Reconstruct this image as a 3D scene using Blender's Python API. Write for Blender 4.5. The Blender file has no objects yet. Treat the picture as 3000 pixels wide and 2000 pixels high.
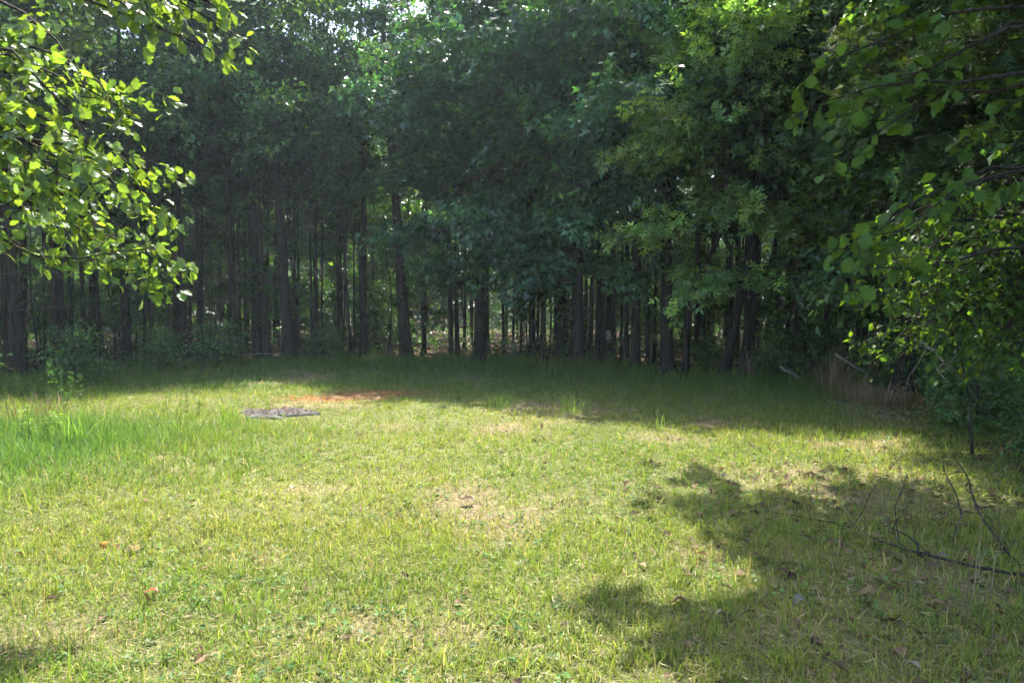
import bpy, math, random
import numpy as np

# ------------------------------------------------------------------ camera, sky, sun, exposure
S = bpy.context.scene
COL = S.collection
F = 2000.0                # focal length in photo pixels (3000 wide)
HY = 900.0                # photo row of the horizon
CAMH = 1.6
cam = bpy.data.cameras.new('camera'); camo = bpy.data.objects.new('camera', cam); COL.objects.link(camo)
cam.sensor_width = 36.0; cam.lens = 24.0; cam.clip_start = 0.05; cam.clip_end = 1000
camo.location = (0, 0, CAMH)
camo.rotation_euler = (math.radians(90) - math.atan(100 / F), 0, 0)
S.camera = camo

SUN_AZ, SUN_EL = 8.0, 61.5          # azimuth to the right of the view, elevation
w = bpy.data.worlds.new('World'); S.world = w; w.use_nodes = True
nt = w.node_tree; nt.nodes.clear()
sky = nt.nodes.new('ShaderNodeTexSky'); sky.sky_type = 'NISHITA'; sky.sun_disc = False
sky.sun_elevation = math.radians(SUN_EL); sky.sun_rotation = math.radians(SUN_AZ)
sky.dust_density = 2.5; sky.air_density = 1.0; sky.ozone_density = 1.0
bg = nt.nodes.new('ShaderNodeBackground'); bg.inputs['Strength'].default_value = 0.15
out = nt.nodes.new('ShaderNodeOutputWorld')
nt.links.new(sky.outputs[0], bg.inputs[0]); nt.links.new(bg.outputs[0], out.inputs[0])
sl = bpy.data.lights.new('sun', 'SUN'); sl.energy = 4.4; sl.angle = math.radians(0.53); sl.color = (1.0, 0.95, 0.86)
so = bpy.data.objects.new('sun', sl); COL.objects.link(so)
so.rotation_euler = (math.radians(SUN_EL - 90), 0, math.radians(-SUN_AZ))
so.location = (0, 0, 40)

S.view_settings.view_transform = 'Standard'; S.view_settings.look = 'None'
S.view_settings.exposure = 2.15; S.view_settings.gamma = 1.0
S.view_settings.use_curve_mapping = False
S.render.engine = 'CYCLES'
S.cycles.max_bounces = 5; S.cycles.diffuse_bounces = 3; S.cycles.glossy_bounces = 1
S.cycles.transmission_bounces = 3; S.cycles.transparent_max_bounces = 4; S.cycles.volume_bounces = 0
S.cycles.caustics_reflective = False; S.cycles.caustics_refractive = False
S.cycles.sample_clamp_indirect = 4.0
S.cycles.use_denoising = True
S.cycles.use_adaptive_sampling = True; S.cycles.adaptive_threshold = 0.035

RNG = np.random.default_rng(11)
random.seed(5)

# ------------------------------------------------------------------ helpers
def nz(v):
    return v / np.maximum(np.linalg.norm(v, axis=-1, keepdims=True), 1e-9)

def _hash(ix, iy, s):
    h = (ix.astype(np.int64) * 374761393 + iy.astype(np.int64) * 668265263 + s * 974634777) & 0xffffffff
    h = ((h ^ (h >> 13)) * 1274126177) & 0xffffffff
    return ((h ^ (h >> 16)) & 0xffff) / 65535.0

def vnoise(x, y, s=0):
    x = np.asarray(x, float); y = np.asarray(y, float)
    ix = np.floor(x); iy = np.floor(y); fx = x - ix; fy = y - iy
    fx = fx * fx * (3 - 2 * fx); fy = fy * fy * (3 - 2 * fy)
    a = _hash(ix, iy, s); b = _hash(ix + 1, iy, s); c = _hash(ix, iy + 1, s); d = _hash(ix + 1, iy + 1, s)
    return (a * (1 - fx) + b * fx) * (1 - fy) + (c * (1 - fx) + d * fx) * fy

def fbm(x, y, s=0, o=3):
    t = 0; a = 1; n = 0
    x = np.asarray(x, float); y = np.asarray(y, float)
    for k in range(o):
        t = t + a * vnoise(x * 2 ** k, y * 2 ** k, s + k * 17); n += a; a *= .5
    return t / n

EDGE = np.array([(-10, -6), (-9.5, 3), (-9.8, 9), (-10.8, 14.0), (-9.2, 18.2), (-6.5, 20.3), (-3, 20.8), (0, 19.8), (2.6, 18.0),
                 (5.4, 16.2), (6.4, 13), (6.0, 9.5), (5.2, 7), (4.9, 3), (5.5, -6)], float)

def sd(x, y):
    """metres inside (+) or outside (-) the edge of the clearing"""
    x = np.asarray(x, float); y = np.asarray(y, float)
    ins = np.zeros(x.shape, bool); dm = np.full(x.shape, 1e9)
    n = len(EDGE)
    for i in range(n):
        ax, ay = EDGE[i]; bx, by = EDGE[(i + 1) % n]
        cnd = (ay > y) != (by > y)
        xi = ax + (y - ay) * (bx - ax) / (by - ay + 1e-12)
        ins ^= cnd & (x < xi)
        t = np.clip(((x - ax) * (bx - ax) + (y - ay) * (by - ay)) / ((bx - ax) ** 2 + (by - ay) ** 2), 0, 1)
        dm = np.minimum(dm, np.hypot(x - ax - t * (bx - ax), y - ay - t * (by - ay)))
    return np.where(ins, dm, -dm)

def gz(x, y):
    """height of the ground"""
    x = np.asarray(x, float); y = np.asarray(y, float)
    return (fbm(x * .35, y * .35, 3, 3) - .5) * .16 + (vnoise(x * 2.2, y * 2.2, 9) - .5) * .03

def G(px, py):
    """ground position under a photo pixel, by similar triangles"""
    d = CAMH * F / (py - HY)
    return np.array([(px - 1500) / F * d, d])

def P(px, py, d):
    """point at ground distance d seen at a photo pixel"""
    return np.array([(px - 1500) / F * d, d, CAMH + (HY - py) / F * d])

class Acc:
    """collects triangles of ONE piece, with a colour per vertex and a material slot per face"""
    def __init__(self):
        self.v = []; self.f = []; self.c = []; self.m = []; self.n = 0
    def add(self, v, f, c=(.5, .5, .5), m=0):
        v = np.asarray(v, np.float32).reshape(-1, 3); f = np.asarray(f, np.int64).reshape(-1, 3)
        c = np.asarray(c, np.float32)
        if c.ndim == 1: c = np.broadcast_to(c, (len(v), 3))
        self.v.append(v); self.f.append(f + self.n); self.c.append(c)
        self.m.append(np.full(len(f), m, np.int32)); self.n += len(v)
    def mesh(self, name, mats, smooth=False):
        v = np.concatenate(self.v); f = np.concatenate(self.f).astype(np.int32); c = np.concatenate(self.c); mi = np.concatenate(self.m)
        me = bpy.data.meshes.new(name)
        me.vertices.add(len(v)); me.vertices.foreach_set('co', v.ravel())
        me.loops.add(len(f) * 3); me.loops.foreach_set('vertex_index', f.ravel())
        me.polygons.add(len(f)); me.polygons.foreach_set('loop_start', np.arange(0, len(f) * 3, 3, dtype=np.int32))
        me.polygons.foreach_set('loop_total', np.full(len(f), 3, np.int32))
        for m in mats: me.materials.append(m)
        me.polygons.foreach_set('material_index', mi)
        me.polygons.foreach_set('use_smooth', np.full(len(f), smooth, bool))
        at = me.attributes.new('col', 'FLOAT_COLOR', 'POINT')
        c4 = np.ones((len(v), 4), np.float32); c4[:, :3] = c
        at.data.foreach_set('color', c4.ravel())
        me.update(calc_edges=True)
        return me

def link(name, me, parent=None, loc=(0, 0, 0)):
    o = bpy.data.objects.new(name, me); COL.objects.link(o); o.location = loc
    if parent is not None: o.parent = parent
    return o

def tag(o, label=None, cat=None, group=None, kind=None):
    if label: o['label'] = label
    if cat: o['category'] = cat
    if group: o['group'] = group
    if kind: o['kind'] = kind
    return o

def empty(name, loc, rz=0):
    o = bpy.data.objects.new(name, None); COL.objects.link(o); o.location = loc; o.rotation_euler[2] = rz
    o.empty_display_size = .2
    return o

def copy_tree(root, loc, rz, sc, label, group=None):
    r = root.copy(); COL.objects.link(r); r.location = loc; r.rotation_euler = (0, 0, rz); r.scale = (sc[0], sc[0], sc[1])
    r['label'] = label
    if group: r['group'] = group
    elif 'group' in r: del r['group']
    for ch in list(root.children):
        c = ch.copy(); COL.objects.link(c); c.parent = r
        for g in list(ch.children):
            d = g.copy(); COL.objects.link(d); d.parent = c
    return r

def tube(acc, path, rad, sides=6, col=(.5, .5, .5), m=0, rough=0.0, rng=None, flare=False):
    path = np.asarray(path, float); k = len(path)
    rad = np.broadcast_to(np.asarray(rad, float), (k,))
    tg = nz(np.gradient(path, axis=0))
    ref = np.array([1., .13, .07]) if abs(tg[:, 0]).mean() < .8 else np.array([.1, 1., .05])
    u = nz(np.cross(tg, ref)); v = np.cross(tg, u)
    a = np.linspace(0, 2 * np.pi, sides, endpoint=False)
    rr = np.repeat(rad[:, None], sides, 1)
    if rough and rng is not None:
        rr = rr * (1 + rough * rng.standard_normal((1, sides)) + rough * .45 * rng.standard_normal((k, sides)))
    if flare and rng is not None:
        lob = 1 + .55 * np.maximum(0, np.cos(a * 3 + rng.uniform(0, 6))) * rng.uniform(.5, 1)
        rr[0] *= 1.35 * lob; rr[1] *= 1 + .12 * lob
    ring = path[:, None, :] + rr[..., None] * (np.cos(a)[None, :, None] * u[:, None, :] + np.sin(a)[None, :, None] * v[:, None, :])
    i = np.arange(k - 1)[:, None] * sides; j = np.arange(sides)[None, :]; j2 = (j + 1) % sides
    a0 = (i + j).ravel(); a1 = (i + j2).ravel(); b0 = a0 + sides; b1 = a1 + sides
    f = np.concatenate([np.stack([a0, a1, b1], 1), np.stack([a0, b1, b0], 1)])
    vv = ring.reshape(-1, 3)
    tip = len(vv); vv = np.concatenate([vv, path[-1:]])
    e = (k - 1) * sides
    f = np.concatenate([f, np.array([(e + q, e + (q + 1) % sides, tip) for q in range(sides)])])
    acc.add(vv, f, col, m)

def place(acc, tv, tf, pos, d, n, size, col, m=0, wid=None):
    """stamp a leaf-like template (x side, y along, z normal) at many places"""
    pos = np.asarray(pos, float); d = nz(np.asarray(d, float)); n = np.asarray(n, float)
    n = nz(n - (n * d).sum(-1, keepdims=True) * d); s = np.cross(d, n)
    size = np.broadcast_to(np.asarray(size, float), (len(pos),))[:, None, None]
    wx = 1.0 if wid is None else np.asarray(wid)[:, None, None]
    v = pos[:, None, :] + size * (tv[None, :, 0:1] * wx * s[:, None, :] + tv[None, :, 1:2] * d[:, None, :] + tv[None, :, 2:3] * n[:, None, :])
    k = len(tv)
    f = (np.arange(len(pos))[:, None, None] * k + tf[None]).reshape(-1, 3)
    c = np.repeat(np.asarray(col, float), k, axis=0)
    acc.add(v.reshape(-1, 3), f, c, m)

def fold(pts, tris, z=.12):
    p = np.array(pts, float)
    return np.c_[p[:, 0], p[:, 1], np.abs(p[:, 0]) * z - .10 * p[:, 1] ** 2], np.array(tris)

# leaf templates ---------------------------------------------------------------
T_SIMPLE = fold([(0, 0), (.30, .45), (0, 1), (-.30, .45)], [(0, 1, 2), (0, 2, 3)], .5)
T_LOBED = fold([(0, 0), (.44, .50), (.03, .42), (-.44, .50), (-.03, .42), (-.20, .34), (.20, .34), (0, 1)], [(0, 1, 2), (0, 4, 3), (5, 6, 7)], .35)
def _compound():
    v = []; f = []
    for a, y0, L in ((0, .55, .45), (50, .5, .42), (-50, .5, .42), (62, .25, .38), (-62, .25, .38)):
        r = math.radians(a); dx, dy = math.sin(r), math.cos(r); b = len(v)
        v += [(0, y0), (dx * L * .5 + dy * L * .2, y0 + dy * L * .5 - dx * L * .2), (dx * L, y0 + dy * L), (dx * L * .5 - dy * L * .2, y0 + dy * L * .5 + dx * L * .2)]
        f += [(b, b + 1, b + 2), (b, b + 2, b + 3)]
    return fold(v, f, .25)
T_COMP = _compound()
def _spray():
    v = []; f = []
    for a, y0, L in ((0, 0, 1), (28, .15, .6), (-28, .1, .65), (40, .4, .45), (-38, .35, .5), (30, .62, .33), (-32, .6, .35)):
        r = math.radians(a); dx, dy = math.sin(r), math.cos(r); b = len(v); wd = .045
        v += [(dy * wd, y0 - dx * wd), (-dy * wd, y0 + dx * wd), (dx * L, y0 + dy * L)]
        f += [(b, b + 1, b + 2)]
    p, t = fold(v, f, .4)
    return p, t
T_SPRAY = _spray()
def _bigoak(rs, lob=4):
    """a lobed / coarsely toothed oak leaf, about 30 triangles, cupped and wavy"""
    r = random.Random(rs); n = lob * 2 + 1
    L = [(0, 0)]; ys = np.linspace(.10, .97, n)
    for i, y in enumerate(ys):
        base = .34 * math.sin(math.pi * min(1, (y * .92 + .06)) ** 1.25) + .03
        wv = base * (1.12 if i % 2 else .74) * r.uniform(.9, 1.1)
        L.append((wv, y + (.03 if i % 2 else 0)))
    mid = [(0, y) for _, y in L] + [(0, 1.03)]
    pts = []; f = []
    for (x, y) in mid: pts.append((0, y))
    m = len(mid)
    right = []
    for x, y in L[1:]: right.append(len(pts)); pts.append((x, y))
    left = []
    for x, y in L[1:]: left.append(len(pts)); pts.append((-x * r.uniform(.92, 1.08), y))
    for side, sg in ((right, 1), (left, -1)):
        f.append((0, side[0], 1) if sg > 0 else (0, 1, side[0]))
        for q in range(len(side) - 1):
            a, b, c, d = q + 1, side[q], side[q + 1], q + 2
            f += [(a, b, c), (a, c, d)] if sg > 0 else [(a, c, b), (a, d, c)]
        a, b, c = len(side), side[-1], m - 1
        f.append((a, b, c) if sg > 0 else (a, c, b))
    p = np.array(pts)
    z = np.abs(p[:, 0]) * .28 - .16 * p[:, 1] ** 2 + .03 * np.sin(p[:, 1] * 14 + rs) * np.sign(p[:, 0])
    # stalk
    v = np.c_[p, z]
    b = len(v)
    v = np.concatenate([v, [(-.012, -.14, .02), (.012, -.14, .02), (.012, .02, 0), (-.012, .02, 0)]])
    f += [(b, b + 1, b + 2), (b, b + 2, b + 3)]
    return v, np.array(f)
T_OAK = [_bigoak(k, 4) for k in range(5)]
T_WIDE = [_bigoak(k + 20, 5) for k in range(4)]
for t in T_WIDE: t[0][:, 0] *= 1.35

# ------------------------------------------------------------------ materials
def newmat(name):
    m = bpy.data.materials.new(name); m.use_nodes = True; m.node_tree.nodes.clear()
    return m, m.node_tree.nodes, m.node_tree.links

def leafmat(name, trans=.42, rough=.42, spec=.45, tint=(1.5, 1.55, .45), vary=.25):
    m, N, L = newmat(name)
    at = N.new('ShaderNodeAttribute'); at.attribute_name = 'col'
    oi = N.new('ShaderNodeObjectInfo')
    mp = N.new('ShaderNodeMapRange'); mp.inputs['To Min'].default_value = 1 - vary; mp.inputs['To Max'].default_value = 1 + vary
    L.new(oi.outputs['Random'], mp.inputs['Value'])
    hs = N.new('ShaderNodeHueSaturation'); L.new(at.outputs['Color'], hs.inputs['Color']); L.new(mp.outputs[0], hs.inputs['Value'])
    pb = N.new('ShaderNodeBsdfPrincipled'); pb.inputs['Roughness'].default_value = rough
    pb.inputs['Specular IOR Level'].default_value = spec
    L.new(hs.outputs[0], pb.inputs['Base Color'])
    mx = N.new('ShaderNodeMix'); mx.data_type = 'RGBA'; mx.blend_type = 'MULTIPLY'; mx.inputs['Factor'].default_value = 1
    L.new(hs.outputs[0], mx.inputs[6]); mx.inputs[7].default_value = (*tint, 1)
    tr = N.new('ShaderNodeBsdfTranslucent'); L.new(mx.outputs[2], tr.inputs['Color'])
    ms = N.new('ShaderNodeMixShader'); ms.inputs[0].default_value = trans
    L.new(pb.outputs[0], ms.inputs[1]); L.new(tr.outputs[0], ms.inputs[2])
    o = N.new('ShaderNodeOutputMaterial'); L.new(ms.outputs[0], o.inputs[0])
    return m

def barkmat(name, dark, light, sx=14, sz=2.2, bump=.6):
    m, N, L = newmat(name)
    tc = N.new('ShaderNodeTexCoord'); mp = N.new('ShaderNodeMapping'); mp.inputs['Scale'].default_value = (sx, sx, sz)
    L.new(tc.outputs['Object'], mp.inputs['Vector'])
    n1 = N.new('ShaderNodeTexNoise'); n1.inputs['Scale'].default_value = 1.6; n1.inputs['Detail'].default_value = 6; n1.inputs['Roughness'].default_value = .65
    L.new(mp.outputs[0], n1.inputs['Vector'])
    n2 = N.new('ShaderNodeTexNoise'); n2.inputs['Scale'].default_value = 2.0; n2.inputs['Detail'].default_value = 3
    L.new(tc.outputs['Object'], n2.inputs['Vector'])
    cr = N.new('ShaderNodeValToRGB'); cr.color_ramp.elements[0].position = .36; cr.color_ramp.elements[0].color = (*dark, 1)
    cr.color_ramp.elements[1].position = .68; cr.color_ramp.elements[1].color = (*light, 1)
    L.new(n1.outputs[0], cr.inputs[0])
    mx = N.new('ShaderNodeMix'); mx.data_type = 'RGBA'; mx.blend_type = 'MULTIPLY'
    mx.inputs['Factor'].default_value = .6
    cr2 = N.new('ShaderNodeValToRGB'); cr2.color_ramp.elements[0].color = (.45, .45, .45, 1); cr2.color_ramp.elements[1].color = (1.2, 1.25, 1.1, 1)
    L.new(n2.outputs[0], cr2.inputs[0]); L.new(cr.outputs[0], mx.inputs[6]); L.new(cr2.outputs[0], mx.inputs[7])
    pb = N.new('ShaderNodeBsdfPrincipled'); pb.inputs['Roughness'].default_value = .9; pb.inputs['Specular IOR Level'].default_value = .15
    L.new(mx.outputs[2], pb.inputs['Base Color'])
    bp = N.new('ShaderNodeBump'); bp.inputs['Strength'].default_value = bump; bp.inputs['Distance'].default_value = .03
    L.new(n1.outputs[0], bp.inputs['Height']); L.new(bp.outputs[0], pb.inputs['Normal'])
    o = N.new('ShaderNodeOutputMaterial'); L.new(pb.outputs[0], o.inputs[0])
    return m

def attrmat(name, rough=.85, spec=.2, bump=0, nscale=40):
    m, N, L = newmat(name)
    at = N.new('ShaderNodeAttribute'); at.attribute_name = 'col'
    pb = N.new('ShaderNodeBsdfPrincipled'); pb.inputs['Roughness'].default_value = rough; pb.inputs['Specular IOR Level'].default_value = spec
    no = N.new('ShaderNodeTexNoise'); no.inputs['Scale'].default_value = nscale; no.inputs['Detail'].default_value = 5
    tc = N.new('ShaderNodeTexCoord'); L.new(tc.outputs['Object'], no.inputs['Vector'])
    cr = N.new('ShaderNodeValToRGB'); cr.color_ramp.elements[0].color = (.6, .6, .6, 1); cr.color_ramp.elements[1].color = (1.35, 1.35, 1.35, 1)
    L.new(no.outputs[0], cr.inputs[0])
    mx = N.new('ShaderNodeMix'); mx.data_type = 'RGBA'; mx.blend_type = 'MULTIPLY'; mx.inputs['Factor'].default_value = 1
    L.new(at.outputs['Color'], mx.inputs[6]); L.new(cr.outputs[0], mx.inputs[7]); L.new(mx.outputs[2], pb.inputs['Base Color'])
    if bump:
        bp = N.new('ShaderNodeBump'); bp.inputs['Strength'].default_value = bump; bp.inputs['Distance'].default_value = .02
        L.new(no.outputs[0], bp.inputs['Height']); L.new(bp.outputs[0], pb.inputs['Normal'])
    o = N.new('ShaderNodeOutputMaterial'); L.new(pb.outputs[0], o.inputs[0])
    return m

M_LEAF = leafmat('leaf_woodland', rough=.40, spec=.6)
M_LEAFG = leafmat('leaf_glossy', trans=.40, rough=.34, spec=.75, tint=(1.5, 1.6, .5))
M_LEAFB = leafmat('leaf_bright', trans=.52, rough=.40, spec=.5, tint=(1.95, 1.7, .35), vary=.25)
M_LEAFR = leafmat('leaf_shade_side', trans=.55, rough=.55, spec=.22, tint=(2.0, 1.75, .35), vary=.35)
M_CEDAR = leafmat('cedar_foliage', trans=.25, rough=.7, spec=.08, tint=(1.4, 1.4, .5))
M_GRASS = leafmat('grass_blades', trans=.5, rough=.5, spec=.35, tint=(1.3, 1.35, .6), vary=0)
M_DRY = leafmat('dry_leaves', trans=.2, rough=.7, spec=.2, tint=(1.2, 1.0, .8), vary=0)
M_BARK = barkmat('oak_bark', (.014, .011, .009), (.075, .062, .052))
M_CBARK = barkmat('cedar_bark', (.018, .012, .009), (.11, .08, .065), sx=22, sz=.8, bump=.8)
M_TWIG = barkmat('twig_bark', (.07, .055, .045), (.22, .18, .15), sx=30, sz=6)
M_DEAD = barkmat('dead_wood', (.14, .12, .10), (.42, .36, .30), sx=26, sz=3)
M_ROCK = attrmat('grey_rock', .9, .2, .9, 22)
M_PAINT = attrmat('weathered_board', .8, .2, .3, 30)

def groundmat():
    m, N, L = newmat('soil')
    at = N.new('ShaderNodeAttribute'); at.attribute_name = 'col'
    tc = N.new('ShaderNodeTexCoord')
    no = N.new('ShaderNodeTexNoise'); no.inputs['Scale'].default_value = 30; no.inputs['Detail'].default_value = 8; no.inputs['Roughness'].default_value = .75
    L.new(tc.outputs['Object'], no.inputs['Vector'])
    cr = N.new('ShaderNodeValToRGB'); cr.color_ramp.elements[0].position = .3; cr.color_ramp.elements[0].color = (.35, .33, .30, 1)
    cr.color_ramp.elements[1].position = .72; cr.color_ramp.elements[1].color = (1.5, 1.45, 1.4, 1)
    L.new(no.outputs[0], cr.inputs[0])
    mx = N.new('ShaderNodeMix'); mx.data_type = 'RGBA'; mx.blend_type = 'MULTIPLY'; mx.inputs['Factor'].default_value = 1
    L.new(at.outputs['Color'], mx.inputs[6]); L.new(cr.outputs[0], mx.inputs[7])
    pb = N.new('ShaderNodeBsdfPrincipled'); pb.inputs['Roughness'].default_value = .95; pb.inputs['Specular IOR Level'].default_value = .1
    L.new(mx.outputs[2], pb.inputs['Base Color'])
    bp = N.new('ShaderNodeBump'); bp.inputs['Strength'].default_value = .9; bp.inputs['Distance'].default_value = .03
    L.new(no.outputs[0], bp.inputs['Height']); L.new(bp.outputs[0], pb.inputs['Normal'])
    o = N.new('ShaderNodeOutputMaterial'); L.new(pb.outputs[0], o.inputs[0])
    return m
M_SOIL = groundmat()

# ------------------------------------------------------------------ ground
ROCKC = G(795, 1212)
RED = G(1040, 1162)
def baremask(x, y):
    """0 grass .. 1 bare: worn spots in the lawn"""
    n = fbm(x * 1.1 + 4, y * .9, 41, 3)
    b = np.clip((n - .655) * 5, 0, .7)
    for px, py, rx, ry in ((1600, 1280, .35, .22), (1560, 1345, .14, .22), (2350, 1400, 1.1, .45), (2250, 1450, .6, .3), (1950, 1290, .5, .3), (2060, 1660, .35, .3),
                           (2060, 1830, .4, .2), (750, 1640, .5, .25), (1330, 1890, .45, .15), (90, 1900, .5, .18), (890, 1440, .5, .2), (2450, 1640, .5, .25), (2600, 1500, .9, .7), (2750, 1720, .7, .6), (2450, 1780, .6, .4), (2250, 1900, .6, .3), (1160, 1250, .5, .25)):
        c = G(px, py)
        b = np.maximum(b, np.clip(1.5 - np.hypot((x - c[0]) / rx, (y - c[1]) / ry) * 1.2 + (n - .5) * 1.6, 0, 1) * .5)
    return b

def build_ground():
    a = np.unique(np.concatenate([np.arange(-12, 12.01, .3), np.arange(-40, 40.1, 1.0), np.arange(-160, 161, 10.)]))
    b = np.unique(np.concatenate([np.arange(0, 22.01, .3), np.arange(-40, 70, 1.0), np.arange(-160, 201, 10.)]))
    X, Y = np.meshgrid(a, b); x = X.ravel(); y = Y.ravel()
    z = gz(x, y)
    nx, ny = len(a), len(b)
    i = (np.arange(ny - 1)[:, None] * nx + np.arange(nx - 1)[None]).ravel()
    f = np.concatenate([np.stack([i, i + 1, i + nx + 1], 1), np.stack([i, i + nx + 1, i + nx], 1)])
    s = sd(x, y); n = fbm(x * 1.3, y * 1.3, 77, 4)[:, None]
    thatch = np.array([.125, .140, .050]) * (.75 + .6 * n)
    soil = np.array([.25, .185, .13]) * (.75 + .5 * n)
    litter = np.array([.055, .038, .025]) * (.6 + .9 * n)
    bm = baremask(x, y)[:, None]
    c = thatch * (1 - bm) + soil * bm
    k = np.clip(.35 - s / 1.6 + (n[:, 0] - .5) * 1.5, 0, 1)[:, None]
    c = c * (1 - k) + litter * k
    r = np.clip(1.5 - np.hypot((x - RED[0]) / 1.1, (y - RED[1] - .35 * (x - RED[0])) / .5) * 1.1 + (n[:, 0] - .5), 0, 1)[:, None]; c = c * (1 - r) + np.array([.24, .14, .075]) * (.7 + .6 * n) * r
    A = Acc(); A.add(np.c_[x, y, z], f, c)
    o = link('ground', A.mesh('ground', [M_SOIL], True)); o['kind'] = 'structure'
    o['label'] = 'clearing floor of soil and thatch running on into leaf-covered woodland floor'
build_ground()

# ------------------------------------------------------------------ tree builder
def walk(p, d, L, n, droop, wob, rng):
    pts = [np.array(p, float)]; d = np.array(d, float)
    for i in range(n):
        d = d + wob * rng.standard_normal(3); d[2] -= droop
        d = d / np.linalg.norm(d); pts.append(pts[-1] + d * L / n)
    return np.array(pts)

def lerp_path(path, t):
    k = len(path) - 1; x = min(max(t, 0), .9999) * k; i = int(x); return path[i] + (path[i + 1] - path[i]) * (x - i)

SPEC = {
    'redoak':  dict(T=T_LOBED, size=.20, col=(.060, .145, .060), var=.34, mat=M_LEAFG, bark=M_BARK, nper=44, scat=.19),
    'oak':     dict(T=T_SIMPLE, size=.165, col=(.058, .118, .034), var=.38, mat=M_LEAF, bark=M_BARK, nper=30, scat=.17),
    'ash':     dict(T=T_COMP, size=.27, col=(.165, .270, .070), var=.22, mat=M_LEAF, bark=M_BARK, nper=22, scat=.12),
    'cedar':   dict(T=T_SPRAY, size=.19, col=(.034, .064, .026), var=.35, mat=M_CEDAR, bark=M_CBARK, nper=44, scat=.10),
}

def leaf_cols(base, var, n, rng):
    c = np.array(base)[None] * np.exp(var * rng.standard_normal((n, 1)))
    yel = np.clip(rng.standard_normal((n, 1)) * .22, -.2, .6)
    return c * np.array([1, 1, 1]) * (1 + yel * np.array([1.0, .45, -.5]))

def add_leaves(acc, sp, pos, outd, rng, size=None, col=None, m=0, hang=.35, T=None, mul=1.0):
    n = len(pos)
    if n == 0: return
    T = T or sp['T']
    d = outd + .7 * rng.standard_normal((n, 3)); d[:, 2] -= hang
    nn = np.array([0, 0, 1.]) + .65 * rng.standard_normal((n, 3))
    s = (size or sp['size']) * np.clip(np.exp(.22 * rng.standard_normal(n)), .55, 1.6)
    place(acc, T[0], T[1], pos, d, nn, s, leaf_cols(col or sp['col'], sp['var'], n, rng) * mul, m)

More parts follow.
